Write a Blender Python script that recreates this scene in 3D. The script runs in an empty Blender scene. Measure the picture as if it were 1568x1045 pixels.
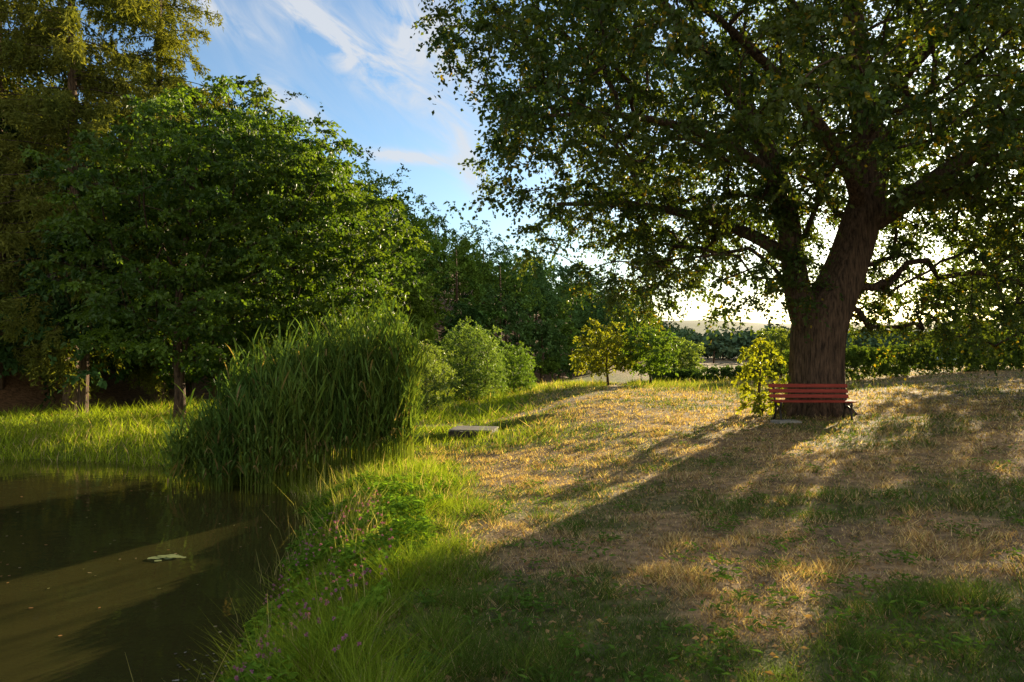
import bpy, math, numpy as np
from mathutils import Vector
rng = np.random.default_rng(11)
scene = bpy.context.scene
scene.view_settings.view_transform = 'Standard'
scene.view_settings.look = 'None'
scene.view_settings.exposure = 0
SUN_AZ, SUN_EL = math.radians(31.5), math.radians(10.8)

# ------------------------------------------------------------ helpers
def sm(t):
    t = np.clip(t, 0, 1); return t*t*(3-2*t)
def _h(ix, iy, s):
    n = (ix.astype(np.int64)*374761393 + iy.astype(np.int64)*668265263 + s*974634777) & 0xffffffff
    n = ((n ^ (n >> 13))*1274126177) & 0xffffffff
    return ((n ^ (n >> 16)) & 0xffff)/65535.0
def vn(x, y, scale, seed=0):
    x = np.asarray(x, float)/scale; y = np.asarray(y, float)/scale
    ix = np.floor(x); iy = np.floor(y); fx = sm(x-ix); fy = sm(y-iy)
    a = _h(ix, iy, seed); b = _h(ix+1, iy, seed); c = _h(ix, iy+1, seed); d = _h(ix+1, iy+1, seed)
    return (a*(1-fx)+b*fx)*(1-fy)+(c*(1-fx)+d*fx)*fy
def fbm(x, y, scale, seed=0, o=3):
    v = 0; w = 0
    for i in range(o):
        v = v+vn(x, y, scale/2**i, seed+i*17)*0.5**i; w += 0.5**i
    return v/w
def norm(v):
    return v/np.maximum(np.linalg.norm(v, axis=-1, keepdims=True), 1e-9)

class Geo:
    def __init__(s, k=4): s.V=[]; s.F=[]; s.C=[]; s.n=0; s.k=k
    def add(s, V, F, C):
        V = np.asarray(V, np.float32).reshape(-1,3); F = np.asarray(F, np.int64).reshape(-1,s.k)
        C = np.asarray(C, np.float32)
        if C.ndim == 1: C = np.tile(C, (len(V),1))
        s.V.append(V); s.F.append(F+s.n); s.C.append(C); s.n += len(V)
    def build(s, name, mat, smooth=False, parent=None):
        V=np.concatenate(s.V); F=np.concatenate(s.F).astype(np.int32); C=np.concatenate(s.C)
        me=bpy.data.meshes.new(name); me.vertices.add(len(V)); me.vertices.foreach_set("co", V.ravel())
        me.loops.add(F.size); me.loops.foreach_set("vertex_index", F.ravel())
        me.polygons.add(len(F)); me.polygons.foreach_set("loop_start", np.arange(0,F.size,s.k,dtype=np.int32))
        me.polygons.foreach_set("use_smooth", np.full(len(F), smooth))
        me.update(calc_edges=True)
        a=me.attributes.new("Col",'FLOAT_COLOR','POINT')
        a.data.foreach_set("color", np.c_[C, np.ones(len(C))].astype(np.float32).ravel())
        me.materials.append(mat)
        ob=bpy.data.objects.new(name, me); scene.collection.objects.link(ob)
        if parent: ob.parent=parent
        return ob
def empty(name):
    e=bpy.data.objects.new(name,None); scene.collection.objects.link(e); return e

def add_leaves(G, P, D, N, L, W, C, fold=0.12):
    S = norm(np.cross(D, N)); N2 = np.cross(S, D); n=len(P)
    L=np.asarray(L).reshape(-1,1)*np.ones((n,1)); W=np.asarray(W).reshape(-1,1)*np.ones((n,1))
    V=np.stack([P, P+D*L*.45+S*W*.5+N2*W*fold, P+D*L-N2*L*.08, P+D*L*.45-S*W*.5+N2*W*fold],1)
    F=np.arange(n*4).reshape(n,4)
    G.add(V.reshape(-1,3), F, np.repeat(C,4,axis=0))

def tube(G, pts, rad, sides, col, bump=0.0):
    pts=np.asarray(pts,float); n=len(pts); rad=np.asarray(rad,float)
    T=norm(np.gradient(pts,axis=0))
    u=np.cross(T[0],[0.3,1,0.1]); u/=max(np.linalg.norm(u),1e-6)
    ang=np.linspace(0,2*np.pi,sides,endpoint=False); V=np.zeros((n,sides,3))
    for i in range(n):
        u=u-T[i]*np.dot(u,T[i]); u/=max(np.linalg.norm(u),1e-6); w=np.cross(T[i],u)
        r=rad[i]
        rr=np.full(sides,r)
        if bump>0:
            rr=r*(1+bump*np.sin(ang*5+i*.05)+bump*.6*np.sin(ang*11+1.3+i*.11)+bump*.5*np.sin(ang*3+i*.21))
        V[i]=pts[i]+np.cos(ang)[:,None]*u*rr[:,None]+np.sin(ang)[:,None]*w*rr[:,None]
    i=np.arange(n-1)[:,None]; j=np.arange(sides)[None]; j2=(j+1)%sides
    F=np.stack([i*sides+j, i*sides+j2,(i+1)*sides+j2,(i+1)*sides+j],-1).reshape(-1,4)
    G.add(V.reshape(-1,3),F,col)

def spline(P, step=0.25):
    P=np.asarray(P,float); d=np.r_[0,np.cumsum(np.linalg.norm(np.diff(P[:,:3],axis=0),axis=1))]
    t=np.linspace(0,d[-1],max(int(d[-1]/step),2)+1)
    Q=np.vstack([2*P[0]-P[1],P,2*P[-1]-P[-2]])
    k=np.clip(np.searchsorted(d,t,side='right')-1,0,len(P)-2)
    s=((t-d[k])/(d[k+1]-d[k]))[:,None]
    p0,p1,p2,p3=Q[k],Q[k+1],Q[k+2],Q[k+3]
    return .5*((2*p1)+(-p0+p2)*s+(2*p0-5*p1+4*p2-p3)*s*s+(-p0+3*p1-3*p2+p3)*s**3)

# ------------------------------------------------------------ materials
def newmat(name):
    m=bpy.data.materials.new(name); m.use_nodes=True; nt=m.node_tree; nt.nodes.clear(); return m,nt
def N(nt,t,**kw):
    n=nt.nodes.new(t)
    for k,v in kw.items(): setattr(n,k,v)
    return n
def foliage_mat(name, trans=0.42, tint=(1.9,1.75,0.55), rough=0.5, spec=0.35, simple=False):
    m,nt=newmat(name); out=N(nt,'ShaderNodeOutputMaterial'); at=N(nt,'ShaderNodeAttribute',attribute_name='Col'); L=nt.links.new
    if simple: p=N(nt,'ShaderNodeBsdfDiffuse'); L(at.outputs['Color'],p.inputs[0])
    else:
        p=N(nt,'ShaderNodeBsdfPrincipled'); p.inputs['Roughness'].default_value=rough; p.inputs['Specular IOR Level'].default_value=spec; L(at.outputs['Color'],p.inputs['Base Color'])
    if trans<=0: L(p.outputs[0],out.inputs[0]); return m
    tr=N(nt,'ShaderNodeBsdfTranslucent'); mx=N(nt,'ShaderNodeMixShader'); mx.inputs[0].default_value=trans
    mu=N(nt,'ShaderNodeMix',data_type='RGBA',blend_type='MULTIPLY'); mu.inputs[0].default_value=1; mu.inputs[7].default_value=(*tint,1)
    L(at.outputs['Color'],mu.inputs[6]); L(mu.outputs[2],tr.inputs[0])
    L(p.outputs[0],mx.inputs[1]); L(tr.outputs[0],mx.inputs[2]); L(mx.outputs[0],out.inputs[0]); return m
def noisy_mat(name, c1, c2, scale=8, stretch=(1,1,1), rough=.8, bump=.3, bscale=None, dist=0.02, metal=0, attr=False, detail=6):
    m,nt=newmat(name); out=N(nt,'ShaderNodeOutputMaterial'); p=N(nt,'ShaderNodeBsdfPrincipled'); L=nt.links.new
    tc=N(nt,'ShaderNodeTexCoord'); mp=N(nt,'ShaderNodeMapping'); mp.inputs['Scale'].default_value=stretch
    nz=N(nt,'ShaderNodeTexNoise'); nz.inputs['Scale'].default_value=scale; nz.inputs['Detail'].default_value=detail; nz.inputs['Roughness'].default_value=.65
    cr=N(nt,'ShaderNodeValToRGB'); cr.color_ramp.elements[0].position=.35; cr.color_ramp.elements[1].position=.66
    cr.color_ramp.elements[0].color=(*c1,1); cr.color_ramp.elements[1].color=(*c2,1)
    L(tc.outputs['Object'],mp.inputs[0]); L(mp.outputs[0],nz.inputs[0]); L(nz.outputs[0],cr.inputs[0])
    if attr:
        at=N(nt,'ShaderNodeAttribute',attribute_name='Col'); mu=N(nt,'ShaderNodeMix',data_type='RGBA',blend_type='MULTIPLY'); mu.inputs[0].default_value=1
        L(at.outputs['Color'],mu.inputs[6]); L(cr.outputs[0],mu.inputs[7]); L(mu.outputs[2],p.inputs['Base Color'])
    else: L(cr.outputs[0],p.inputs['Base Color'])
    p.inputs['Roughness'].default_value=rough; p.inputs['Metallic'].default_value=metal; p.inputs['Specular IOR Level'].default_value=.2
    nb=N(nt,'ShaderNodeTexNoise'); nb.inputs['Scale'].default_value=bscale or scale*2; nb.inputs['Detail'].default_value=5; L(mp.outputs[0],nb.inputs[0])
    b=N(nt,'ShaderNodeBump'); b.inputs['Strength'].default_value=bump; b.inputs['Distance'].default_value=dist
    L(nb.outputs[0],b.inputs['Height']); L(b.outputs[0],p.inputs['Normal']); L(p.outputs[0],out.inputs[0]); return m
M_leaf=foliage_mat('leaf',.42,(2.0,1.75,.42),simple=False); M_grass=foliage_mat('grass_blade',.36,(1.7,1.55,.5),simple=True)
M_forest=foliage_mat('forest_leaf',.0,simple=True)
M_hedge=foliage_mat('hedge_leaf',.32,(1.8,1.65,.5),simple=True)
M_bark=noisy_mat('bark',(.28,.28,.28),(1.5,1.4,1.3),6,(3,3,.5),.9,1.0,9,.10,attr=True)
M_ground=noisy_mat('ground',(.45,.45,.4),(1.4,1.35,1.3),9,(1,1,1),.95,.8,30,.03,attr=True)

# ------------------------------------------------------------ terrain
POND=np.array([(-1.7,1),(-2.05,3.2),(-2.35,5.6),(-2.75,7.5),(-2.95,9.2),(-3.35,11),(-3.8,12.7),(-4.9,13.5),(-6.5,14.1),(-7.5,16.0),(-9.5,16.7),(-14,17.0),(-20,17.6),(-30,16),(-33,5),(-25,-9),(-8,-10),(-2.3,-6)],float)
def pond_sd(x,y):
    x=np.asarray(x,float); y=np.asarray(y,float)
    x=x+.35*(vn(y,x,1.1,301)-.5)+.15*(vn(y,x,.35,305)-.5); y=y+.3*(vn(x,y,1.3,303)-.5)
    d=np.full(x.shape,1e9); ins=np.zeros(x.shape,bool); n=len(POND)
    for i in range(n):
        a=POND[i]; b=POND[(i+1)%n]; ex,ey=b-a; t=np.clip(((x-a[0])*ex+(y-a[1])*ey)/(ex*ex+ey*ey),0,1)
        d=np.minimum(d,np.hypot(x-a[0]-t*ex,y-a[1]-t*ey))
        c=((a[1]>y)!=(b[1]>y)); 
        if ey!=0: ins^=(c&(x<ex*(y-a[1])/ey+a[0]))
    return np.where(ins,-d,d)
EY=[-50,10,22,30,50,90,130,200,400,3000]; EX=[-60,-33,-20,-15,-7.5,8,20,42,120,1200]
def edge(y): return np.interp(y,EY,EX)
WATER=-0.9
def polyd(x,y,pts):
    d=np.full(np.shape(x),1e9)
    for (ax,ay),(bx,by) in zip(pts[:-1],pts[1:]):
        ex,ey=bx-ax,by-ay; q=np.clip(((x-ax)*ex+(y-ay)*ey)/(ex*ex+ey*ey),0,1); d=np.minimum(d,np.hypot(x-ax-q*ex,y-ay-q*ey))
    return d
PATH=[(-4.5,22.5),(-2.5,22.0),(-.2,22.6),(2.0,25.5),(4.2,31),(6,42),(9,60)]
def height(x,y,detail=True):
    x=np.asarray(x,float); y=np.asarray(y,float)
    t=x-6.8-(np.maximum(y,0)-17)*.3
    right=1.3*np.tanh(.06*np.log1p(np.exp(np.clip(t,-30,30)))/1.3)*1.0
    right=right*(1-sm((y-38)/30)*.9)
    left=-.6*sm((4-x)/6)*sm((y-1)/15)
    val=-2.2*sm((y-24)/66)*sm((22-x)/16)-1.2*sm((y-40)/60)*sm((x-10)/12)
    h=right+left+val
    e=edge(y); rise=np.maximum(e-x,0); h=h+np.minimum(.5*rise*sm(rise/6),24)*sm((y+5)/25)*(1-.9*sm((y-200)/150))
    h=h+np.where(y>250,1,0)*sm((y-250)/500)*(19+9*vn(x,y,260,5)+3*vn(x,y,90,8))*(1+1.2*sm((y-900)/900))
    sd=pond_sd(x,y)
    b=sm((sd+.25)/1.7)
    hin=WATER-.25-.7*sm(-sd/3)
    h=hin*(1-b)+h*b
    dd=polyd(x,y,[(-3.2,17.6),(0.6,21.6)]); h=h-.55*(1-sm((dd-.25)/.5))
    if detail: h=h+(fbm(x,y,2.2,3)-.5)*.12*np.exp(-np.hypot(x,y)/90)+(vn(x,y,.35,9)-.5)*.035
    return h
def bandw(y): return np.clip(.5+.17*(y-3),.45,2.1)
def lush(x,y):
    sd=pond_sd(x,y); w=fbm(x,y,1.3,21)
    l=1-sm((sd-bandw(y)-w*1.0+.1)/.9)
    e=sm((.2-x+ (y-17)*.05)/2.5)*sm((y-12.5)/4)
    l=np.maximum(l,e*(.55+.5*fbm(x,y,4,31)))
    l=np.maximum(l,sm((x+(-2.5))/-3)*sm((y-15)/3))
    far=sm((y-27)/10)*sm((16-x)/8)*.8
    l=np.clip(np.maximum(l,far),0,1)
    return l*(1-.8*(1-sm((polyd(x,y,PATH)-.25)/.4)))
DRY=np.array((.33,.225,.12)); STR=np.array((.52,.42,.25)); GRN=np.array((.085,.14,.03)); OLV=np.array((.15,.175,.055)); LUS=np.array((.20,.28,.028)); SOIL=np.array((.12,.085,.052))
def greenp(x,y):
    near=sm((11-y)/8); return sm((fbm(x,y,1.6,41,4)-.49+.17*near)/.13)*(.5+.4*near)
def ground_col(x,y):
    l=lush(x,y)[:,None]; p=greenp(x,y)[:,None]; q=sm((fbm(x,y,.35,51,2)-.48)/.2)[:,None]
    f=DRY*(1-q*.6)+SOIL*q*.6
    f=f*(1-p)+OLV*.7*p
    g=LUS*.6*(1-q*.5)+GRN*q*.4
    c=f*(1-l)+g*l
    m=.7*(1-sm((polyd(x,y,PATH)-.2)/.3))[:,None]; c=c*(1-m)+np.array((.30,.23,.14))*m
    sd=pond_sd(x,y)[:,None]; m=sm((.35-sd)/.3); c=c*(1-m)+np.array((.06,.045,.025))*m
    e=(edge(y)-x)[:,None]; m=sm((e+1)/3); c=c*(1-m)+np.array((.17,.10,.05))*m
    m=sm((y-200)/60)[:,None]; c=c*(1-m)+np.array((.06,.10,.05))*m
    m=sm((y-300)/900)[:,None]; c=c*(1-m)+np.array((.08,.14,.16))*m  # distance haze painted into the far ground's colour as a blue-green tint
    return c
nx,ny=520,560
ux=np.linspace(-math.asinh(1500/6),math.asinh(1500/6),nx); gx=6*np.sinh(ux)
uy=np.linspace(-math.asinh(60/7),math.asinh(2600/7),ny); gy=7+7*np.sinh(uy)
X,Y=np.meshgrid(gx,gy); xf,yf=X.ravel(),Y.ravel()
G=Geo(); i=np.arange(ny-1)[:,None]; j=np.arange(nx-1)[None]
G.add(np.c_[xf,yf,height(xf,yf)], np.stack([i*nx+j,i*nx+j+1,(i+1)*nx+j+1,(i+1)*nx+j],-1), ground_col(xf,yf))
G.build('ground',M_ground,True)

# water
m,nt=newmat('pond_water'); out=N(nt,'ShaderNodeOutputMaterial'); p=N(nt,'ShaderNodeBsdfPrincipled'); L=nt.links.new
tc=N(nt,'ShaderNodeTexCoord'); nz=N(nt,'ShaderNodeTexNoise'); nz.inputs['Scale'].default_value=.35; nz.inputs['Detail'].default_value=3
cr=N(nt,'ShaderNodeValToRGB'); cr.color_ramp.elements[0].color=(.030,.029,.009,1); cr.color_ramp.elements[1].color=(.052,.046,.014,1)
L(tc.outputs['Object'],nz.inputs[0]); L(nz.outputs[0],cr.inputs[0]); L(cr.outputs[0],p.inputs['Base Color'])
p.inputs['Roughness'].default_value=.03; p.inputs['IOR'].default_value=1.6
mp=N(nt,'ShaderNodeMapping'); mp.inputs['Scale'].default_value=(1,1.6,1); n2=N(nt,'ShaderNodeTexNoise'); n2.inputs['Scale'].default_value=2.2; n2.inputs['Detail'].default_value=4
b=N(nt,'ShaderNodeBump'); b.inputs['Strength'].default_value=.07; b.inputs['Distance'].default_value=.05
L(tc.outputs['Object'],mp.inputs[0]); L(mp.outputs[0],n2.inputs[0]); L(n2.outputs[0],b.inputs['Height']); L(b.outputs[0],p.inputs['Normal']); L(p.outputs[0],out.inputs[0])
G=Geo(); G.add([(-45,-20,WATER),(-1,-20,WATER),(-1,18.5,WATER),(-45,18.5,WATER)],[[0,1,2,3]],(1,1,1)); G.build('pond_water',m)

# ------------------------------------------------------------ trees
def twigleaves(G, cen, rad, k, mlv, LL, WW, cfun, droop=.35, flat=.6, nup=.8):
    n=len(cen); rad=np.broadcast_to(rad,(n,))
    c=np.repeat(cen,k,0); r=np.repeat(rad,k)
    d=rng.normal(size=(n*k,3)); d[:,2]*=flat; d=norm(d); d[:,2]-=.12; ln=r*rng.uniform(.5,1.15,n*k)
    c2=np.repeat(c,mlv,0); d2=np.repeat(d,mlv,0); l2=np.repeat(ln,mlv)
    t=(np.tile(np.arange(mlv),n*k)+rng.uniform(0,1,n*k*mlv))/mlv
    P=c2+d2*(l2*t)[:,None]; P[:,2]-=droop*l2*t*t; P+=rng.normal(size=P.shape)*.04*l2[:,None]
    D=norm(d2*.7+rng.normal(size=P.shape)*.6+np.array([0,0,-.35])); Nn=norm(rng.normal(size=P.shape)*.65+np.array([0,0,nup]))
    s=rng.uniform(.7,1.25,len(P)); cb=np.repeat(np.arange(n),k*mlv)
    add_leaves(G,P,D,Nn,LL*s,WW*s,cfun(P,cb,n))
def colfun(base, alt, yel=None, pyel=0.03, cv=.35):
    base=np.array(base); alt=np.array(alt)
    def f(P,cb,n):
        a=rng.uniform(0,1,n)[cb][:,None]; q=rng.uniform(0,1,len(P))[:,None]
        c=base*(1-a)+alt*a; c=c*(1+cv*(q-.5))
        if yel is not None:
            pc=rng.uniform(0,1,n)[cb]; m=(rng.uniform(0,1,len(P))<pyel*(1+6*(pc>.85))); c[m]=np.array(yel)*rng.uniform(.7,1.2,(m.sum(),1))
        return c
    return f
def skeleton(init, targets, step=.4, bf=.3, sag=.12):
    n0=len(init); cap=n0+len(targets)*14+100
    P=np.zeros((cap,3)); par=np.full(cap,-1); pl=np.zeros(cap); R0=np.zeros(cap)
    for i,(p,q,r) in enumerate(init):
        P[i]=p; par[i]=q; R0[i]=r; pl[i]=0 if q<0 else pl[q]+np.linalg.norm(P[i]-P[q])
    allow=np.zeros(cap,bool); allow[:n0]=[ (q>=0 and r<.62) for (_,q,r) in init]
    n=n0; dmin=np.array([np.min(np.linalg.norm(P[:n0][allow[:n0]]-t,axis=1)) for t in targets]); tips=[]
    for ti in np.argsort(dmin):
        t=targets[ti]; d=np.linalg.norm(P[:n]-t,axis=1)+bf*pl[:n]; d[~allow[:n]]=1e9
        b=int(np.argmin(d)); D=np.linalg.norm(t-P[b]); m=min(max(int(D/step),1),13); 
        v=t-P[b]; prev=b; side=rng.normal(size=3)*.06*D
        for k in range(1,m+1):
            s=k/m; q=P[b]+v*s+np.array([0,0,1])*sag*D*math.sin(math.pi*s)+side*math.sin(math.pi*s)+(rng.normal(size=3)*.03 if k<m else 0)
            P[n]=q; par[n]=prev; pl[n]=pl[prev]+D/m; allow[n]=True; prev=n; n+=1
        tips.append(prev)
    return P[:n],par[:n],R0[:n],np.array(tips)
def mesh_skeleton(G,P,par,R0,tips,n0,rt=.008,ex=.47,col=(.075,.055,.04),rmax=.3):
    n=len(P); w=np.zeros(n); w[tips]+=1
    for i in range(n-1,0,-1):
        if par[i]>=0: w[par[i]]+=w[i]
    w=np.maximum(w,1); r=np.minimum(rt*w**ex,rmax)
    ch=[[] for _ in range(n)]
    for i in range(n):
        if par[i]>=0 and i>=n0: ch[par[i]].append(i)
    starts=[]
    for i in range(n):
        if ch[i]:
            ch[i].sort(key=lambda c:-w[c])
            for k,c in enumerate(ch[i]):
                if k>0 or i<n0: starts.append((i,c))
    for i,c in starts:
        pts=[P[i]]; rr=[min(r[c]*1.1, R0[i] if R0[i]>0 else 9)]
        while True:
            pts.append(P[c]); rr.append(r[c])
            if not ch[c]: break
            c=ch[c][0]
        rr[-1]*=.5
        tube(G,pts,rr,8 if rr[0]>.06 else (5 if rr[0]>.025 else 3),col)
def stem_nodes(init, path, parent, step=.3):
    S=spline(path,step); prev=parent; ids=[]
    for k,s in enumerate(S):
        if parent>=0 and k==0: ids.append(parent); continue
        init.append((s[:3],prev,s[3])); prev=len(init)-1; ids.append(prev)
    return S,ids

# --- big linden
BX,BY=7.6,18.5; bz=float(height(np.array([BX]),np.array([BY]))[0])
init=[]; Gt=Geo(); barkc=np.array((.115,.08,.056))
paths=[]
main=[(BX,BY,bz-.2,.82),(BX,BY,bz+.15,.72),(BX+.02,BY,bz+.7,.64),(BX+.05,BY,1.6,.62),(BX+.15,BY,2.4,.64),(8.25,BY+.05,3.4,.52),(8.72,BY+.1,4.7,.46),(9.1,BY+.2,6.2,.40),(8.9,BY+.3,8.6,.30),(8.6,BY+.2,11,.22),(8.7,BY,14,.12),(8.6,BY,16.5,.04)]
S,ids=stem_nodes(init,main,-1,.2); paths.append(S)
def nid(z,ids): return min(ids,key=lambda i:abs(init[i][0][2]-z))
def limb(pid,pts):
    p=init[pid]; S,i=stem_nodes(init,[(*p[0],min(p[2]*.7,pts[0][3]*1.15))]+pts,pid,.25); paths.append(S); return i
l1=limb(nid(1.7,ids),[(7.2,18.4,2.8,.34),(6.98,18.3,3.85,.29),(6.75,18.3,5.4,.26),(6.1,18.3,7.1,.22),(4.9,18.2,8.8,.17),(3.4,18,10.4,.11),(1.6,18,11.8,.05)])
l2=limb(nid(4.6,ids),[(9.4,18.4,5.1,.27),(10.1,18.2,5.6,.25),(11.2,18,6.4,.21),(12.8,17.8,7.5,.16),(14.8,17.6,8.6,.10),(16.8,17.5,9.2,.04)])
l3=limb(nid(5.0,ids),[(8.3,18.0,5.9,.2),(7.5,17.4,6.6,.17),(6.2,16.4,7.4,.13),(4.6,15.2,8.2,.08),(3,14,8.6,.04)])
l4=limb(nid(6.0,ids),[(9.4,19.8,7.0,.2),(10,21.2,8.2,.14),(10.6,23.4,9.4,.06)])
l5=limb(nid(3.9,l1),[(6.2,19.0,4.6,.16),(4.9,19.6,5.2,.13),(3.2,20,5.6,.09),(1.2,20,5.6,.05)])
l6=limb(nid(5.6,l1),[(5.8,17.7,6.2,.13),(4.2,17.2,6.8,.1),(2.2,17,7.1,.07),(.2,17,7.0,.03)])
l7=limb(nid(7.5,ids),[(9.6,17.2,8.6,.16),(10.6,15.6,9.6,.11),(11.6,13.4,10,.05)])
l8=limb(nid(5.6,l2),[(11.0,18.8,5.6,.10),(12.2,19.3,5.6,.07),(13.8,19.8,5.3,.04)])
for k,S in enumerate(paths):
    tube(Gt,S[:,:3],S[:,3],30 if k==0 else 12,barkc,bump=.05 if k==0 else .03)
for a in np.linspace(0,2*np.pi,8,endpoint=False)+.3:
    dx,dy=math.cos(a),math.sin(a); S=spline([(BX+dx*.38,BY+dy*.38,bz+.9,.12),(BX+dx*.55,BY+dy*.55,bz+.35,.17),(BX+dx*.8,BY+dy*.8,bz+.02,.13),(BX+dx*1.1,BY+dy*1.1,bz-.12,.05)],.1); tube(Gt,S[:,:3],S[:,3],10,barkc)
def poisson(cands, dmin, nmax):
    grid={}; out=[]; d2=dmin*dmin
    for p in cands:
        k=tuple((p//dmin).astype(int)); ok=True
        for a in (-1,0,1):
            for b_ in (-1,0,1):
                for c in (-1,0,1):
                    for q in grid.get((k[0]+a,k[1]+b_,k[2]+c),()):
                        if (p[0]-q[0])**2+(p[1]-q[1])**2+(p[2]-q[2])**2<d2: ok=False;break
                    if not ok:break
                if not ok:break
            if not ok:break
        if ok:
            grid.setdefault(k,[]).append(p); out.append(p)
            if len(out)>=nmax: break
    return np.array(out)
C0=np.array([BX,BY,9.3]); RR=np.array([9.6,8.6,8.4])
c=rng.uniform(-1.2,1.2,(80000,3)); az=np.arctan2(c[:,1],c[:,0]); 
rad=np.where(c[:,2]<0,(np.hypot(c[:,0],c[:,1])**2.7+np.abs(c[:,2])**2.7)**(1/2.7),np.linalg.norm(c,axis=1)); bumpv=vn(az*3+c[:,2]*2,c[:,2]*4,1.0,3)-.5+ .8*(vn(az*8,c[:,2]*8,1.0,4)-.5)
p=C0+c*RR; dx=p[:,0]-BX; dy=p[:,1]-BY; z=p[:,2]; u=rng.uniform(0,1,len(p))
ok=(rad<1+.3*bumpv)&((rad>.5)|(u<.6))
zl=np.full(len(p),4.9)
zl=np.where((dx<-1.6)&(dy>-3),2.5,zl); zl=np.where((dx>2.9)&(dy>-2.5),2.0,zl); zl=np.where((dy<-3),5.2,zl)
zl=np.where((dx<-1.6)&(dy>3),3.4,zl)
zl=np.maximum(zl, np.where(dx<0, 2.3+.2*np.maximum(-dx-3.5,0)+ .05*np.maximum(-dx-5,0)**2,0))
ok&=(z>zl)
low=(z<4.8); ok&=(~low)|((dx<0)&(u<.7)&(vn(p[:,0],p[:,2]*.5,1.1,8)>.34))|((dx>0)&(u<.9))
ok&=(z<12)|(u<.35)
# uneven western flank of the crown: boughs project and recede with height
prof=np.interp((z-1.7)/p[:,1],[.0,.06,.10,.12,.165,.185,.215,.25,.28,.32,.36,.40,.46,1.5],[.14,.12,.05,.02,.012,-.03,-.065,-.06,-.02,-.015,-.065,-.10,-.115,-.2])
ok&=(p[:,0]/p[:,1]>prof+.02*(vn(z,p[:,1],.8,59)-.5))
lay=vn(p[:,0]*.7+p[:,1]*.35, p[:,2]*1.25+.25*np.abs(dx), 1.05, 55)*.6+vn(p[:,1]*.7-p[:,0]*.3,p[:,2]*1.2,1.1,57)*.4
ok&=(lay>.40)
T=poisson(p[ok],.54,2300)
Tx=[]
for k in range(34):
    zz=rng.uniform(2.5,6.0); Tx.append((np.interp(zz,[2.6,6],[7.0,6.5])+rng.normal()*.3,18.0+rng.normal()*.25,zz))
Tx=np.array(Tx)
n_=40; Tr=np.c_[BX+rng.uniform(1.5,2.6,n_),BY+rng.uniform(-.2,3.5,n_),rng.uniform(2.2,4.4,n_)]
n_=260; Tq=np.c_[BX+rng.uniform(3.6,11,n_),BY+rng.uniform(-1,5,n_),rng.uniform(1.5,6.6,n_)]
n_=230; Tl=np.c_[BX-rng.uniform(1.2,6.2,n_),BY+rng.uniform(-.5,4,n_),rng.uniform(2.0,5.4,n_)]; Tl=Tl[(vn(Tl[:,0],Tl[:,2]*.6,.8,63)>.46)&(Tl[:,2]>1.9+.28*(BX-Tl[:,0]-1))]
T=np.vstack([T,Tx,Tr,Tq,Tl])
P_,par,R0,tips=skeleton(init,T,.4,.28,.10)
mesh_skeleton(Gt,P_,par,R0,tips,len(init),.0085,.48,barkc*.8,.2)
Gl=Geo()
lc=colfun((.04,.08,.018),(.085,.12,.025),(.24,.19,.02),.025)
cl_r=rng.uniform(.5,.85,len(T)); lo=T[:,2]<4.7
twigleaves(Gl,T[~lo],cl_r[~lo],10,14,.11,.078,lc,.45,.6)
twigleaves(Gl,T[lo],cl_r[lo]*.8,9,13,.10,.07,lc,.8,.6)
root=empty('linden_tree'); Gt.build('trunk_and_limbs',M_bark,True,root); Gl.build('foliage',M_leaf,False,root)

def broadleaf(name, x,y,cz,rx,ry,rz,cx=None,cy=None, nclump=260, clr=(.45,.8), k=8,m=12,LL=.14,WW=.09, cols=((.05,.1,.018),(.08,.13,.02)), trunk=.16, dmin=.6, sag=.1, flat=.45, seed=1, yel=None, shell=.5, boost=1.2, zmin=.5):
    cx=x if cx is None else cx; cy=y if cy is None else cy
    g=float(height(np.array([x]),np.array([y]))[0])
    c=rng.uniform(-1.2,1.2,(14000,3)); az=np.arctan2(c[:,1],c[:,0]); r=np.linalg.norm(c,axis=1)
    bv=vn(az*2+20,c[:,2]*3,1.,seed)-.5+.7*(vn(az*6+9,c[:,2]*7+3,1.,seed+3)-.5); u=rng.uniform(0,1,len(c))
    ok=(r<1+.4*bv)&((r>shell)|(u<.3)); p=np.array([cx,cy,cz])+c[ok]*np.array([rx,ry,rz]); p=p[p[:,2]>g+zmin]
    T=poisson(p,dmin,nclump); init=[]; Gt=Geo(); Gl=Geo()
    S,ids=stem_nodes(init,[(x,y,g-.2,trunk*1.25),(x+.03,y,g+(cz-g)*.15,trunk),(x-.05,y,g+(cz-g)*.6,trunk*.75),((x+cx)/2,(y+cy)/2,cz+rz*.3,trunk*.4),(cx,cy,cz+rz*.85,trunk*.1)],-1,.3)
    tube(Gt,S[:,:3],np.maximum(S[:,3],.01),10,barkc,.03)
    P_,par,R0,tips=skeleton(init,T,.45,.3,sag); mesh_skeleton(Gt,P_,par,R0,tips,len(init),.008,.45,barkc*.8,trunk*.6)
    twigleaves(Gl,T,rng.uniform(*clr,len(T)),k,m,LL,WW,colfun(np.array(cols[0])*boost,np.array(cols[1])*boost,yel),.3,flat)
    root=empty(name); Gt.build('trunk_and_limbs',M_bark,True,root); Gl.build('foliage',M_leaf,False,root)
broadleaf('hornbeam_tree',-10.8,24,5.2,4.3,4.0,4.7,-10.0,24,560,(.4,.8),9,11,.15,.10,((.032,.072,.014),(.085,.15,.02)),.17,.6,seed=5,flat=.25,zmin=1.5)
broadleaf('hornbeam_tree',-8.0,27,4.8,4.0,4.0,4.6,-7.9,26.6,540,(.4,.8),9,11,.15,.10,((.032,.072,.014),(.09,.14,.02)),.18,.6,seed=9,flat=.25,zmin=2.2)
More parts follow.
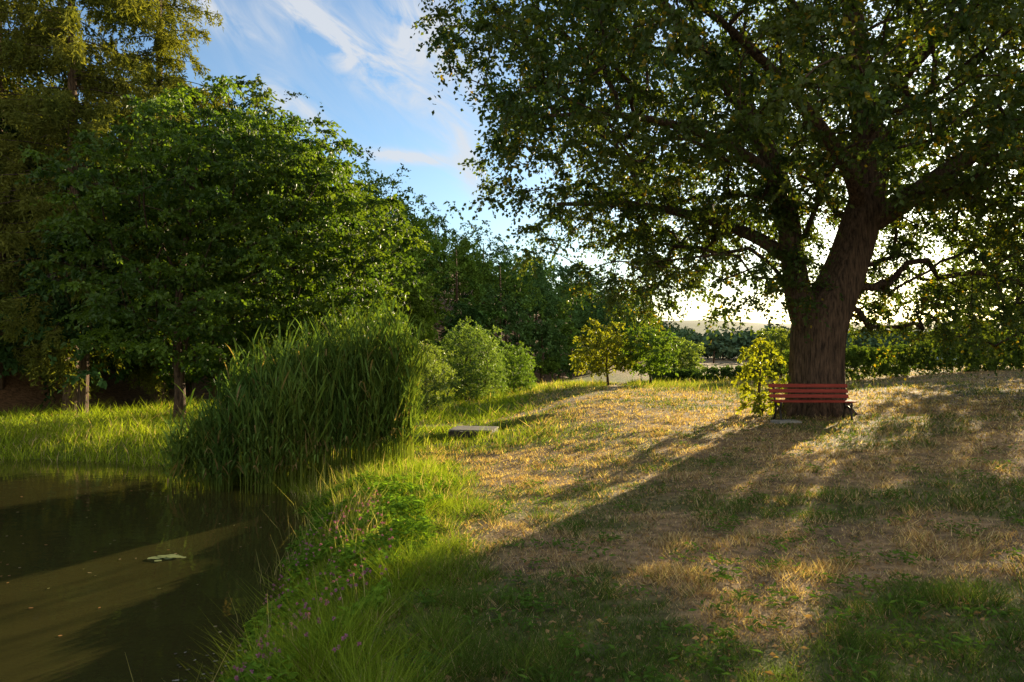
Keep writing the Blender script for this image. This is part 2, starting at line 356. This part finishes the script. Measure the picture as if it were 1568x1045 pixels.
broadleaf('hornbeam_tree',-12.8,32,7.6,3.6,4,5.0,None,None,340,(.5,.95),9,11,.2,.13,((.03,.06,.014),(.065,.10,.02)),.2,.7,seed=15,zmin=2.5)
def shrub(name,x,y,rx,ry,h,n=120,LL=.12,WW=.04,cols=((.07,.12,.03),(.11,.17,.045)),k=7,m=12,clr=(.3,.55),seed=2):
    broadleaf(name,x,y,float(height(np.array([x]),np.array([y]))[0])+h*.48,rx,ry,h*.56,None,None,n,clr,k,m,LL,WW,cols,.045,.36,seed=seed,flat=.9,shell=.3,zmin=.12)
shrub('willow_shrub',-3.1,27,1.0,1.0,2.3,150,seed=4,cols=((.10,.15,.05),(.13,.19,.06)))
shrub('willow_shrub',-1.9,34,1.6,1.5,3.3,230,seed=6,cols=((.07,.13,.045),(.12,.19,.06)))
shrub('willow_shrub',0.1,39,1.0,1.0,2.4,110,seed=7,cols=((.06,.12,.025),(.09,.16,.03)))
shrub('willow_shrub',-5.4,34,1.1,1.1,3.6,130,seed=8)
broadleaf('maple_tree',4.9,38,1.4,1.7,1.5,1.6,None,None,90,(.3,.5),7,11,.14,.09,((.12,.15,.02),(.17,.19,.025)),.07,.45,seed=21,zmin=.8)
broadleaf('maple_tree',7.1,38,1.4,1.4,1.4,1.5,None,None,80,(.3,.5),7,11,.14,.09,((.06,.12,.02),(.09,.15,.025)),.07,.45,seed=23,zmin=.8)
broadleaf('apple_tree',11.5,52,.7,1.8,1.5,1.7,None,None,120,(.4,.6),7,11,.16,.09,((.09,.14,.04),(.12,.18,.05)),.08,.45,seed=25)
broadleaf('apple_tree',16.0,44,1.0,1.7,1.5,1.8,None,None,130,(.4,.6),7,11,.16,.09,((.09,.14,.03),(.13,.17,.04)),.08,.45,seed=27)
broadleaf('ash_tree',26.0,38,4.1,4.4,3,3.7,None,None,340,(.45,.85),8,12,.17,.1,((.07,.11,.02),(.10,.15,.022)),.16,.62,seed=31)
shrub('linden_suckers',6.25,18.6,.5,.45,1.8,70,.10,.08,((.13,.17,.02),(.18,.21,.02)),6,9,(.2,.35),seed=33)

def larch(x,y,H,spread,seed):
    g=float(height(np.array([x]),np.array([y]))[0]); Gt=Geo(); Gl=Geo(); rg=np.random.default_rng(seed)
    S=spline([(x,y,g-.2,.26),(x+.05,y,g+H*.3,.2),(x-.05,y,g+H*.7,.11),(x,y,g+H,.02)],.6); tube(Gt,S[:,:3],np.maximum(S[:,3],.01),10,np.array((.17,.12,.08)),.03)
    zz=g+1.6; Ps=[];Ds=[]
    while zz<g+H*.8:
        f=1-(zz-g)/H; ln=spread*(.3+.75*f**.6)*rg.uniform(.65,1.15); a=rg.uniform(0,2*np.pi)
        if zz<g+3.6: ln*=.45
        t=np.linspace(0,1,7); up=rg.uniform(-.05,.18)
        bx=x+math.cos(a)*ln*t; by=y+math.sin(a)*ln*t; bzz=zz+ln*(up*t-.38*t*t+.16*t**4)
        B=np.c_[bx,by,bzz]; tube(Gt,B,np.linspace(.035*f+.015,.005,7),4,np.array((.12,.09,.07)))
        ns=int(ln*9)+3; tt=rg.uniform(.08,1,ns); base=np.c_[np.interp(tt,t,bx),np.interp(tt,t,by),np.interp(tt,t,bzz)]
        sd=rg.choice([-1,1],ns); out=np.c_[-math.sin(a)*sd*rg.uniform(.1,.9,ns)+math.cos(a)*.5,math.cos(a)*sd*rg.uniform(.1,.9,ns)+math.sin(a)*.5,np.zeros(ns)]
        sl=rg.uniform(.35,1.0,ns)*(1.1-.5*tt)*(.7+.5*f)
        K=16; q=(np.arange(K)+.5)/K
        PP=base[:,None]+out[:,None]*(sl[:,None,None]*.55*np.sqrt(q)[None,:,None]); PP[...,2]-=sl[:,None]*(q**1.4)[None]*1.15
        PP=PP+rg.normal(size=PP.shape)*.03
        DD=np.repeat(out[:,None]*.5,K,1)+rg.normal(size=PP.shape)*.6+np.array([0,0,-.6]); Ps.append(PP.reshape(-1,3)); Ds.append(DD.reshape(-1,3))
        zz+=rg.uniform(.06,.16)
    P=np.concatenate(Ps); D=norm(np.concatenate(Ds)); s=rng.uniform(.7,1.3,len(P))
    a=fbm(P[:,0]*1.3+P[:,2],P[:,2]+P[:,1],1.2,seed)[:,None]; C=np.array((.07,.10,.025))*(1-a)+np.array((.20,.205,.045))*a; C=C*rng.uniform(.75,1.25,(len(P),1))
    add_leaves(Gl,P,D,norm(rng.normal(size=P.shape)),.19*s,.055*s,C)
    root=empty('larch_tree'); Gt.build('trunk_and_branches',M_bark,True,root); Gl.build('needles',M_hedge,False,root)
larch(-15.8,26.5,22,4.8,3); larch(-19.5,28,23,4.6,4); larch(-14.8,31,22,4.0,5)

# --- forest mass on the hillside
def mass_tree(x,y,h,r,LL,nc,col,k=5,m=8,g=None):
    g=float(height(np.array([x]),np.array([y]))[0]) if g is None else g
    d=rng.normal(size=(nc,3)); d=norm(d); d[:,2]=np.abs(d[:,2])*1.15-.65*rng.uniform(0,1,nc)
    rr=rng.uniform(.6,1.08,nc)[:,None]*(1+.28*rng.normal(size=(nc,1))*.6)
    cen=np.array([x,y,g+h*.54])+d*rr*np.array([r,r,h*.46])
    twigleaves(G,cen,r*rng.uniform(.2,.36,nc),k,m,LL,LL*.7,colfun(np.array(col)*.7,np.array(col)*1.9),.3,.6,1.1)
    if h>5: tube(Gk,[(x,y,g-.3),(x+.1,y,g+h*.4),(x,y,g+h*.8)],[.2,.15,.05],5,barkc)
G=Geo(); Gk=Geo()
cols=np.array([(.045,.085,.018),(.035,.072,.022),(.07,.115,.018),(.05,.09,.026),(.08,.12,.02)])
y=24.0
while y<240:
    sp=4.8+max(y-40,0)*.036
    o=0.8
    depth=17 if y<60 else 25
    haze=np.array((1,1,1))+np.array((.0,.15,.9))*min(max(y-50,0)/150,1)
    while o<depth:
        x=float(edge(y))-o+rng.normal()*.9; yy=y+rng.normal()*1.2
        h=rng.uniform(9.5,15)*(.75 if o<2 else 1)*(.85 if y<40 else 1); r=h*rng.uniform(.28,.38)*(1+max(y-90,0)*.003)
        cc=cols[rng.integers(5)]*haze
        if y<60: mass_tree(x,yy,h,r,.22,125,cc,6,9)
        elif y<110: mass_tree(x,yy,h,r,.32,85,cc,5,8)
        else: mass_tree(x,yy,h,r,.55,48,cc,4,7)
        o+=sp*rng.uniform(.95,1.35)
    for q in range(2):
        if y>33: mass_tree(float(edge(y))+rng.uniform(-.5,1.2),y+q*sp*.5+rng.normal()*.6,rng.uniform(2.5,4.5),1.5+y*.008,.2+y*.001,26,cols[rng.integers(5)]*haze,5,7)
    y+=sp*rng.uniform(.9,1.15)
for _ in range(26):
    x=rng.uniform(-38,-19); yy=rng.uniform(24,36)
    mass_tree(x,yy,rng.uniform(8,13),3.6,.28,50,cols[rng.integers(5)]*.8,6,8)
for _ in range(18):
    x=rng.uniform(-27,-13); yy=rng.uniform(28,33); mass_tree(x,yy,rng.uniform(2.0,4.0),1.6,.2,34,cols[rng.integers(5)],6,8)
f=empty('forest'); G.build('foliage',M_forest,False,f); Gk.build('trunks',M_bark,True,f)
G=Geo(); Gk=Geo()
for _ in range(190):
    yy=rng.uniform(130,420); x=rng.uniform(.14*yy,1.0*yy)
    if x<float(edge(yy)): continue
    mass_tree(x,yy,rng.uniform(4,7)*(.6+yy/400),rng.uniform(5,10),1.1,24,np.array((.06,.10,.055))*rng.uniform(.8,1.2),4,6)
f=empty('distant_trees'); G.build('foliage',M_forest,False,f); Gk.build('trunks',M_bark,True,f)
def hedge(pts,h,w,LL,dens,col,name):
    G=Geo(); pts=np.array(pts,float); sl=np.linalg.norm(np.diff(pts,axis=0),axis=1); tot=sl.sum(); n=int(tot*dens)
    t=rng.uniform(0,tot,n); cs=np.r_[0,np.cumsum(sl)]; px=np.interp(t,cs,pts[:,0]); py=np.interp(t,cs,pts[:,1])
    dx,dy=pts[-1]-pts[0]; l=math.hypot(dx,dy); nxx,nyy=-dy/l,dx/l; o=rng.uniform(-w/2,w/2,n); px+=nxx*o; py+=nyy*o
    hh=h*(.92+.16*vn(px,py,2.5,77)); z=height(px,py)+rng.uniform(0,1,n)**.7*hh
    P=np.c_[px,py,z]; twigleaves(G,P,np.full(n,.3),4,7,LL,LL*.7,colfun(col,np.array(col)*1.5),.2,.9)
    G.build(name,M_hedge)
hedge([(12.5,33.5),(20,35.5),(30,36),(44,37)],1.45,.9,.11,95,(.06,.10,.022),'hedge')
hedge([(9,48),(13,46),(17,46)],.8,1.0,.15,40,(.05,.09,.03),'hedge')

# ------------------------------------------------------------ grass
def blades(G,x,y,hh,w,C,lean=.5,z=None):
    n=len(x); z=height(x,y) if z is None else z
    a=rng.uniform(0,2*np.pi,n); d=np.c_[np.cos(a),np.sin(a),np.zeros(n)]; b=rng.uniform(0,2*np.pi,n); l=np.c_[np.cos(b),np.sin(b),np.zeros(n)]*(lean*rng.uniform(.2,1.3,n)*hh)[:,None]
    B=np.c_[x,y,z-.005]; H=np.c_[np.zeros(n),np.zeros(n),hh]; w=(w*np.ones(n))[:,None]
    if G.k==3:
        V=np.stack([B-d*w/2,B+d*w/2,B+H+l],1); G.add(V.reshape(-1,3),np.arange(n*3).reshape(n,3),np.repeat(C,3,0)); return
    M1=B+H*.55+l*.3; M2=B+H+l
    V=np.stack([B-d*w/2,B+d*w/2,M1+d*w*.4,M1-d*w*.4,M2+d*w*.06,M2-d*w*.06],1)
    i=np.arange(n)[:,None]*6; F=np.concatenate([i+np.array([[0,1,2,3]]),i+np.array([[3,2,4,5]])]); G.add(V.reshape(-1,3),F,np.repeat(C,6,0))
def wedge(n,r0,r1,amax=.9):
    r=r0*(r1/r0)**rng.uniform(0,1,n); a=rng.uniform(-amax,amax,n); return r*np.sin(a),r*np.cos(a),r
G=Geo(3)
x,y,r=wedge(640000,2.3,60,.85)
sd=pond_sd(x,y); k=(sd>.25)&(x>edge(y))&(polyd(x,y,PATH)>.3*rng.uniform(0,1.4,len(x)))&(rng.uniform(0,1,len(x))<.35+.9*sm((vn(x,y,.16,65)-.3)/.3)); x,y,r=x[k],y[k],r[k]
l=lush(x,y); gp=greenp(x,y); q=rng.uniform(0,1,len(x))
green=(q<(l*.92+(1-l)*(.10+.75*gp)))
C=np.where(green[:,None],(GRN*(1-l[:,None])+LUS*l[:,None]),np.where(rng.uniform(0,1,len(x))[:,None]<.5,STR,DRY))*rng.uniform(.45,1.5,(len(x),1))
hh=(.028+.035*rng.uniform(0,1,len(x))+.045*gp*green)*(1+l*1.8*rng.uniform(.3,1.3,len(x)))*(1+.4*sm((r-12)/20))
tuft=sm((vn(x,y,.22,61)-.5)/.3); hh*=.6+1.1*tuft
blades(G,x,y,hh,np.clip(.0012*r,.004,.03),C,1.2)
G.build('meadow_grass',M_grass)
G=Geo(4)
def bank(n,xlo,xhi,ylo,yhi,dlo,dhi,h0,h1,w,cols,lean=.6,fade=None):
    x=rng.uniform(xlo,xhi,n); y=rng.uniform(ylo,yhi,n); sd=pond_sd(x,y)
    k=(sd>dlo)&(sd<(bandw(y)+.0 if dhi is None else dhi)+.9*fbm(x,y,1.0,71))&(rng.uniform(0,1,n)<.12+1.0*sm((vn(x,y,.5,81)-.3)/.4))
    if fade is not None: k&=rng.uniform(0,1,n)<fade(x,y)
    x,y=x[k],y[k]
    a=vn(x,y,.8,91)[:,None]; C=np.array(cols[0])*(1-a)+np.array(cols[1])*a; C=C*rng.uniform(.45,1.45,(len(x),1)); d=rng.uniform(0,1,len(x))<.15; C[d]=STR*.9
    hh=h0+(h1-h0)*rng.uniform(0,1,len(x))**2*(.2+1.3*vn(x,y,.45,95)**1.5); blades(G,x,y,hh,w*rng.uniform(.7,1.5,len(x)),C,lean)
bank(95000,-4.5,0.8,2.0,15,.05,None,.05,.30,.007,((.10,.20,.02),(.23,.32,.035)))
bank(30000,-4.5,1.0,8,17,.0,None,.08,.36,.008,((.15,.24,.02),(.26,.33,.035)))
bank(50000,-24,-6.5,15,22.5,.0,2.8,.15,.6,.014,((.19,.28,.022),(.28,.36,.035)))
bank(5200,-4.2,-1.0,3,13,-.03,1.0,.3,.8,.006,((.42,.38,.16),(.28,.31,.09)),.45,lambda x,y: sm((vn(x,y,.7,46)-.4)/.2))
bank(5000,-3.4,3,17,27,2,14,.1,.35,.012,((.17,.25,.03),(.30,.29,.1)),.5,lambda x,y: sm((1.5-x)/4)*sm((vn(x,y,1.5,44)-.35)/.3)*sm((polyd(x,y,PATH)-.5)/.4))
bank(9000,-6,14,28,60,2,60,.15,.45,.03,((.19,.26,.03),(.32,.31,.09)),.5,lambda x,y: sm((vn(x,y,5,45)-.3)/.3)*sm((polyd(x,y,PATH)-.6)/.4))
G.build('bank_grass',M_grass)
G=Geo(); n=85000
x=rng.uniform(-3.6,.4,n); y=rng.uniform(2.2,12,n); sd=pond_sd(x,y); k=(sd>.02)&(sd<bandw(y)-.05+.9*fbm(x,y,1.0,71))&(vn(x,y,.33,101)>.36); x,y=x[k],y[k]
z=height(x,y)+(.05+.26*vn(x,y,.4,103)*rng.uniform(.4,1,len(x)))
P=np.c_[x,y,z]; a=rng.uniform(0,2*np.pi,len(x)); D=norm(np.c_[np.cos(a),np.sin(a),rng.uniform(-.5,.4,len(x))]); a=vn(x,y,.6,105)[:,None]
C=(np.array((.07,.16,.02))*(1-a)+np.array((.16,.28,.03))*a)*rng.uniform(.55,1.45,(len(x),1))
add_leaves(G,P,D,norm(rng.normal(size=P.shape)*.45+np.array([0,0,1])),.052*rng.uniform(.6,1.6,len(x)),.032*rng.uniform(.6,1.4,len(x)),C)
cx,cy,cr_=wedge(460,3,16,.75); k=pond_sd(cx,cy)>1.3; cx,cy=cx[k],cy[k]; x=np.repeat(cx,26)+rng.normal(size=len(cx)*26)*.07; y=np.repeat(cy,26)+rng.normal(size=len(cx)*26)*.07
P=np.c_[x,y,height(x,y)+rng.uniform(.01,.08,len(x))]; a=rng.uniform(0,2*np.pi,len(x)); D=norm(np.c_[np.cos(a),np.sin(a),rng.uniform(-.1,.6,len(x))])
add_leaves(G,P,D,norm(rng.normal(size=P.shape)*.4+np.array([0,0,1])),.055*rng.uniform(.6,1.5,len(x)),.022,np.array((.09,.17,.03))*rng.uniform(.7,1.3,(len(x),1)))
G.build('meadow_herbs',M_grass)
G=Geo(); n=300; x=rng.uniform(-2.6,-.6,n*3); y=rng.uniform(3.6,9.5,n*3); sd=pond_sd(x,y); k=(sd>.2)&(sd<1.3); x,y=x[k][:n],y[k][:n]; z=height(x,y)+rng.uniform(.24,.36,len(x))
K=22; P=np.repeat(np.c_[x,y,z],K,0); D=norm(rng.normal(size=P.shape)+np.array([0,0,.4])); add_leaves(G,P,D,norm(rng.normal(size=P.shape)),.015,.007,np.array((.42,.19,.34))*rng.uniform(.6,1.3,(len(P),1)))
for a,b_,c in zip(x,y,z): tube(G,[(a,b_,c-.32),(a+.01,b_,c)],[.0015,.001],3,np.array((.1,.16,.03)))
G.build('clover_flowers',M_grass)
G=Geo(); x,y,r=wedge(6500,2.5,24,.8); k=pond_sd(x,y)>.3; x,y=x[k],y[k]; P=np.c_[x,y,height(x,y)+rng.uniform(.01,.035,len(x))]
a=rng.uniform(0,2*np.pi,len(x)); add_leaves(G,P,norm(np.c_[np.cos(a),np.sin(a),rng.normal(size=len(x))*.2]),norm(rng.normal(size=P.shape)*.4+np.array([0,0,1])),.05*rng.uniform(.5,1.2,len(x)),.03,np.array((.26,.17,.09))*rng.uniform(.5,1.8,(len(x),1)))
G.build('fallen_leaves',M_grass)

# ------------------------------------------------------------ reeds
G=Geo()
n=2500; a=rng.uniform(0,2*np.pi,n); rr=np.sqrt(rng.uniform(0,1,n)); x=-3.95+2.0*rr*np.cos(a); y=14.5+1.3*rr*np.sin(a)+ (x+4.15)*.12
ex=rng.uniform(-6.6,-5.6,90); ey=rng.uniform(13.7,15.0,90); x=np.r_[x,ex]; y=np.r_[y,ey]
k=vn(x,y,.45,117)>.27; x,y=x[k],y[k]
zg=np.maximum(height(x,y),WATER-.1); n=len(x)
hh=1.9+1.1*(vn(x,y,.5,111)-.4)+rng.normal(size=n)*.32; hh*=np.interp(x,[-7,-6,-5,-3.6,-2.6,-1.8],[.5,.6,.85,1.0,1.1,1.0])
b=rng.uniform(0,2*np.pi,n); lv=np.c_[np.cos(b),np.sin(b),np.zeros(n)]*(hh*rng.uniform(.02,.24,n))[:,None]
base=np.c_[x,y,zg]
def stalk(t): return base+np.c_[np.zeros(n),np.zeros(n),hh*t]+lv*(t**2)
a_=vn(x,y,.6,113)[:,None]; gcol=(np.array((.045,.10,.028))*(1-a_)+np.array((.13,.20,.045))*a_)
for s0,s1 in ((0,.35),(.35,.7),(.7,.97)):
    A=stalk(s0);B=stalk(s1); c=rng.uniform(0,2*np.pi,n); d=np.c_[np.cos(c),np.sin(c),np.zeros(n)]*.006
    V=np.stack([A-d,A+d,B+d*.8,B-d*.8],1); G.add(V.reshape(-1,3),np.arange(n*4).reshape(n,4),np.repeat(gcol*np.array((1.5,1.2,1)),4,0))
for k in range(9):
    t0=.2+.78*(k+rng.uniform(0,1,n))/9; B=base+np.c_[np.zeros(n),np.zeros(n),hh*t0]+lv*(t0**2)[:,None]; c=rng.uniform(0,2*np.pi,n); d=np.c_[np.cos(c),np.sin(c),np.zeros(n)]; s=np.c_[-np.sin(c),np.cos(c),np.zeros(n)]
    Lf=rng.uniform(.35,.75,n); dr=rng.uniform(.05,1.0,n); wd=rng.uniform(.011,.02,n)[:,None]
    pts=[B+d*(Lf*q*.5)[:,None]+np.c_[np.zeros(n),np.zeros(n),Lf*(q*.95-dr*q*q*1.0)] for q in (0,.33,.66,1)]
    wv=[.7,1,.8,.08]; V=np.stack(sum([[pts[m]-s*wd*wv[m],pts[m]+s*wd*wv[m]] for m in range(4)],[]),1)
    i=np.arange(n)[:,None]*8; F=np.concatenate([i+np.array([[2*m,2*m+1,2*m+3,2*m+2]]) for m in range(3)]); C=gcol*rng.uniform(.5,1.6,(n,1)); dd=rng.uniform(0,1,n)<(.25 if k<2 else .03); C[dd]=(.28,.22,.10)
    G.add(V.reshape(-1,3),F,np.repeat(C,8,0))
G.build('reeds',M_grass)

G=Geo(); M_float=foliage_mat('floating_leaf',.1,(1,1,1),.5)
def disc(cx,cy,rx,ry,col,zz,k=14):
    a=np.linspace(0,2*np.pi,k,endpoint=False); w=1+.11*rng.normal(size=k)
    ring=np.c_[cx+rx*np.cos(a)*w,cy+ry*np.sin(a)*w,np.full(k,zz)]
    V=np.vstack([[[cx,cy,zz]],ring]); F=[[0,1+i,1+(i+1)%k,1+(i+2)%k] for i in range(0,k,2)]; G.add(V,F,np.array(col)*rng.uniform(.8,1.2))
for _ in range(20): disc(-4.3+rng.normal()*.11,9.2+rng.normal()*.06,rng.uniform(.03,.07),rng.uniform(.03,.06),(.20,.24,.09),WATER+.006+_*.0008)
for _ in range(160):
    x=rng.uniform(-9,-2.4); y=rng.uniform(4,14); 
    if pond_sd(np.array([x]),np.array([y]))[0]<-.1: disc(x,y,rng.uniform(.006,.026),rng.uniform(.006,.02),[(.34,.17,.05),(.18,.18,.05),(.28,.22,.1)][rng.integers(3)],WATER+.006,8)
cnt=0
while cnt<900:
    y=rng.uniform(3.4,6.4); x=rng.uniform(-3.2,-1.8); s_=pond_sd(np.array([x]),np.array([y]))[0]
    if -.4<s_<.05 and rng.uniform()<(.4+s_)*2.5: disc(x,y,rng.uniform(.006,.022),rng.uniform(.006,.016),[(.14,.12,.08),(.08,.065,.04),(.26,.24,.2)][rng.integers(3)],WATER+.012+rng.uniform(0,.004),8)
    cnt+=1
G.build('floating_leaves',M_float)

# ------------------------------------------------------------ bench
import bmesh
M_red=noisy_mat('red_painted_wood',(.20,.024,.016),(.34,.05,.028),5,(.6,6,6),.5,.25,20,.004)
M_iron=noisy_mat('cast_iron',(.02,.018,.016),(.05,.04,.03),14,(1,1,1),.55,.3,30,.003)
M_conc=noisy_mat('concrete',(.22,.21,.19),(.4,.38,.34),12,(1,1,1),.9,.5,40,.006)
M_wood=noisy_mat('weathered_wood',(.10,.09,.08),(.27,.25,.22),6,(1,9,1),.8,.5,20,.005); M_dark=noisy_mat('dark_timber',(.03,.025,.02),(.06,.05,.04),6,(1,9,1),.8,.5,20,.005)  # second wood has the same grain in darker tones
def box(name,size,loc,rot,mat,parent,bev=.006):
    bm=bmesh.new(); bmesh.ops.create_cube(bm,size=1); bmesh.ops.scale(bm,vec=size,verts=bm.verts); bmesh.ops.bevel(bm,geom=bm.edges[:],offset=bev,segments=2,affect='EDGES')
    me=bpy.data.meshes.new(name); bm.to_mesh(me); bm.free(); me.materials.append(mat); o=bpy.data.objects.new(name,me); scene.collection.objects.link(o); o.location=loc; o.rotation_euler=rot; o.parent=parent; return o
bx,by=6.9,17.0; bg=float(height(np.array([bx]),np.array([by]),False)[0])+.01
bench=empty('park_bench'); bench.location=(bx,by,bg); bench.rotation_euler=(0,0,math.radians(-4))
for k,(yy,zz) in enumerate([(-.20,.435),(-.075,.445),(.05,.44),(.17,.43)]): box('seat_slat_%d'%k,(1.8,.108,.035),(0,yy,zz),(0,0,0),M_red,bench)
for k,(yy,zz) in enumerate([(.255,.53),(.29,.65),(.325,.77)]): box('back_slat_%d'%k,(1.8,.03,.085),(0,yy,zz),(math.radians(-16),0,0),M_red,bench)
for k,xx in enumerate((-.78,.78)):
    Gi=Geo()
    for path in ([(-.25,.41),(-.27,.36),(-.20,.25),(-.24,.12),(-.30,.0)],[(-.25,.405),(0,.41),(.2,.395),(.25,.48),(.31,.64),(.37,.83)],[(.2,.4),(.14,.28),(.2,.12),(.30,.0)],[(-.2,.24),(-.02,.31),(.15,.26)],[(-.34,.008),(-.26,.012)],[(.26,.012),(.36,.008)]):
        S=spline([(xx,a,b_) for a,b_ in path],.03); tube(Gi,S,np.full(len(S),.024),8,(1,1,1))
    Gi.build('iron_frame_%d'%k,M_iron,True,bench)
s=empty('stepping_slab'); s.location=(6.15,16.6,float(height(np.array([6.15]),np.array([16.6]))[0])); box('slab',(.55,.4,.1),(0,0,.0),(0,0,.2),M_conc,s,.01)
fb=empty('footbridge'); fb.location=(-1.0,19.6,-.46); fb.rotation_euler=(0,0,math.radians(-10))
for k in range(5): box('plank_%d'%k,(1.15,.18,.04),(rng.normal()*.02,-.4+k*.2,.03),(0,0,rng.normal()*.015),M_wood,fb)
for k,xx in enumerate((-.48,.48)): box('beam_%d'%k,(.12,1.05,.16),(xx,0,-.072),(0,0,0),M_dark,fb)
box('front_beam',(1.1,.06,.14),(0,-.56,-.06),(0,0,0),M_dark,fb)
M_wall=noisy_mat('render_wall',(.5,.47,.42),(.6,.57,.52),3,(1,1,1),.9,.1); M_roof=noisy_mat('blue_grey_roof',(.26,.36,.44),(.34,.45,.52),6,(1,1,4),.5,.3); M_glass=noisy_mat('window_glass',(.03,.035,.04),(.05,.055,.06),2,(1,1,1),.1,0)
hs=empty('house'); hs.location=(38.0,66,-1.9); hs.rotation_euler=(0,0,.3)
box('walls',(4.5,4,2.6),(0,0,1.3),(0,0,0),M_wall,hs,.01)
for k,sg in enumerate((-1,1)): box('roof_%d'%k,(5.1,2.7,.12),(0,sg*1.15,3.15),(-sg*math.radians(28),0,0),M_roof,hs,.01)
for k,xx in enumerate((-1.3,1.3)): box('window_%d'%k,(.9,.05,1.0),(xx,-2.02,1.4),(0,0,0),M_glass,hs,.005)

# ------------------------------------------------------------ world
w=bpy.data.worlds.new('World'); scene.world=w; w.use_nodes=True; nt=w.node_tree; nt.nodes.clear(); L=nt.links.new
out=N(nt,'ShaderNodeOutputWorld'); bgn=N(nt,'ShaderNodeBackground'); bgn.inputs[1].default_value=.26
sky=N(nt,'ShaderNodeTexSky',sky_type='NISHITA'); sky.sun_disc=False; sky.sun_elevation=SUN_EL; sky.sun_rotation=SUN_AZ; sky.air_density=1.0; sky.dust_density=.6; sky.ozone_density=1.6
tint=N(nt,'ShaderNodeMix',data_type='RGBA',blend_type='MULTIPLY'); tint.inputs[0].default_value=1; tint.inputs[7].default_value=(.60,.73,.85,1); L(sky.outputs[0],tint.inputs[6])
tc=N(nt,'ShaderNodeTexCoord'); sx=N(nt,'ShaderNodeSeparateXYZ'); L(tc.outputs['Generated'],sx.inputs[0])
def M(op,a,b=None,c=None):
    n=N(nt,'ShaderNodeMath',operation=op)
    for i,v in enumerate((a,b,c)):
        if v is None: continue
        if isinstance(v,(int,float)): n.inputs[i].default_value=v
        else: L(v,n.inputs[i])
    return n.outputs[0]
az=M('MULTIPLY',M('ARCTAN2',sx.outputs[0],sx.outputs[1]),57.2958); el=M('MULTIPLY',M('ARCSINE',sx.outputs[2]),57.2958)
cb=N(nt,'ShaderNodeCombineXYZ'); L(az,cb.inputs[0]); L(el,cb.inputs[1])
def cnoise(rot,scale,sc,det=5,dist=.6):
    mp=N(nt,'ShaderNodeMapping'); mp.inputs['Rotation'].default_value=(0,0,math.radians(rot)); L(cb.outputs[0],mp.inputs[0])
    m2=N(nt,'ShaderNodeMapping'); m2.inputs['Scale'].default_value=(*scale,1); L(mp.outputs[0],m2.inputs[0])
    nz=N(nt,'ShaderNodeTexNoise'); nz.inputs['Scale'].default_value=sc; nz.inputs['Detail'].default_value=det; nz.inputs['Distortion'].default_value=dist; nz.inputs['Roughness'].default_value=.6; L(m2.outputs[0],nz.inputs[0]); return nz.outputs[0]
n1=cnoise(38,(.4,1.0),.38,6,1.0)
def blob(a0,e0,ang,la,lb,st):
    ca,sa=math.cos(math.radians(ang)),math.sin(math.radians(ang)); da=M('SUBTRACT',az,a0); de=M('SUBTRACT',el,e0)
    u=M('DIVIDE',M('ADD',M('MULTIPLY',da,ca),M('MULTIPLY',de,sa)),la); v=M('DIVIDE',M('SUBTRACT',M('MULTIPLY',de,ca),M('MULTIPLY',da,sa)),lb)
    return M('MULTIPLY',M('EXPONENT',M('MULTIPLY',M('ADD',M('MULTIPLY',u,u),M('MULTIPLY',v,v)),-1)),st)
tot=None
for bl in [(-12.5,21.6,-33,7,1.6,1.9),(-6,22,-45,5,2.4,1.8),(-8,14.3,-4,2.6,.45,2.4),(-16.5,17.5,-25,3,1.2,1.0),(-3.5,14,-60,3,1.2,1.0),(-22,23,-20,4,1.2,1.1)]:
    b_=blob(*bl); tot=b_ if tot is None else M('ADD',tot,b_)
base=N(nt,'ShaderNodeMapRange'); base.inputs[1].default_value=.35; base.inputs[2].default_value=.68; L(n1,base.inputs[0])
mask=M('MINIMUM',M('MULTIPLY',M('ADD',tot,.10),base.outputs[0]),.85)
mix=N(nt,'ShaderNodeMix',data_type='RGBA'); L(mask,mix.inputs[0]); L(tint.outputs[2],mix.inputs[6]); mix.inputs[7].default_value=(2.9,3.0,3.15,1)
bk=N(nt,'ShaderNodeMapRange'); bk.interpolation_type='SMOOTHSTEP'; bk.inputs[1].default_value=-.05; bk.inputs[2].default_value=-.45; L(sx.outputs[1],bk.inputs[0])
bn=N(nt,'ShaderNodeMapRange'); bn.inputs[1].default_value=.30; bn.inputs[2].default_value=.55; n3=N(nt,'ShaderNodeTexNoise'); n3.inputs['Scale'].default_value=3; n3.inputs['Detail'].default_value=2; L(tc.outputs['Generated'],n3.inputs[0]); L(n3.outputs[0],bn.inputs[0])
mx2=N(nt,'ShaderNodeMix',data_type='RGBA'); L(M('MULTIPLY',bk.outputs[0],bn.outputs[0]),mx2.inputs[0]); L(mix.outputs[2],mx2.inputs[6]); mx2.inputs[7].default_value=(4.3,3.95,3.4,1)  # unseen bright cloud bank behind the camera, added for fill light
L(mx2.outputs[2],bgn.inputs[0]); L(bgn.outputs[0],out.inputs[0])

sd_=bpy.data.lights.new('sun','SUN'); sd_.energy=16; sd_.angle=math.radians(.5); sd_.color=(1,.80,.50)
so=bpy.data.objects.new('sun',sd_); scene.collection.objects.link(so)
dv=Vector((math.sin(SUN_AZ)*math.cos(SUN_EL),math.cos(SUN_AZ)*math.cos(SUN_EL),math.sin(SUN_EL))); so.rotation_euler=dv.to_track_quat('Z','Y').to_euler(); so.location=(20,30,30)
cam=bpy.data.cameras.new('camera'); cam.lens=26; cam.sensor_width=36; cam.clip_end=6000; co=bpy.data.objects.new('camera',cam); scene.collection.objects.link(co)
co.location=(0,0,1.72); co.rotation_euler=(math.radians(90.5),0,0); scene.camera=co
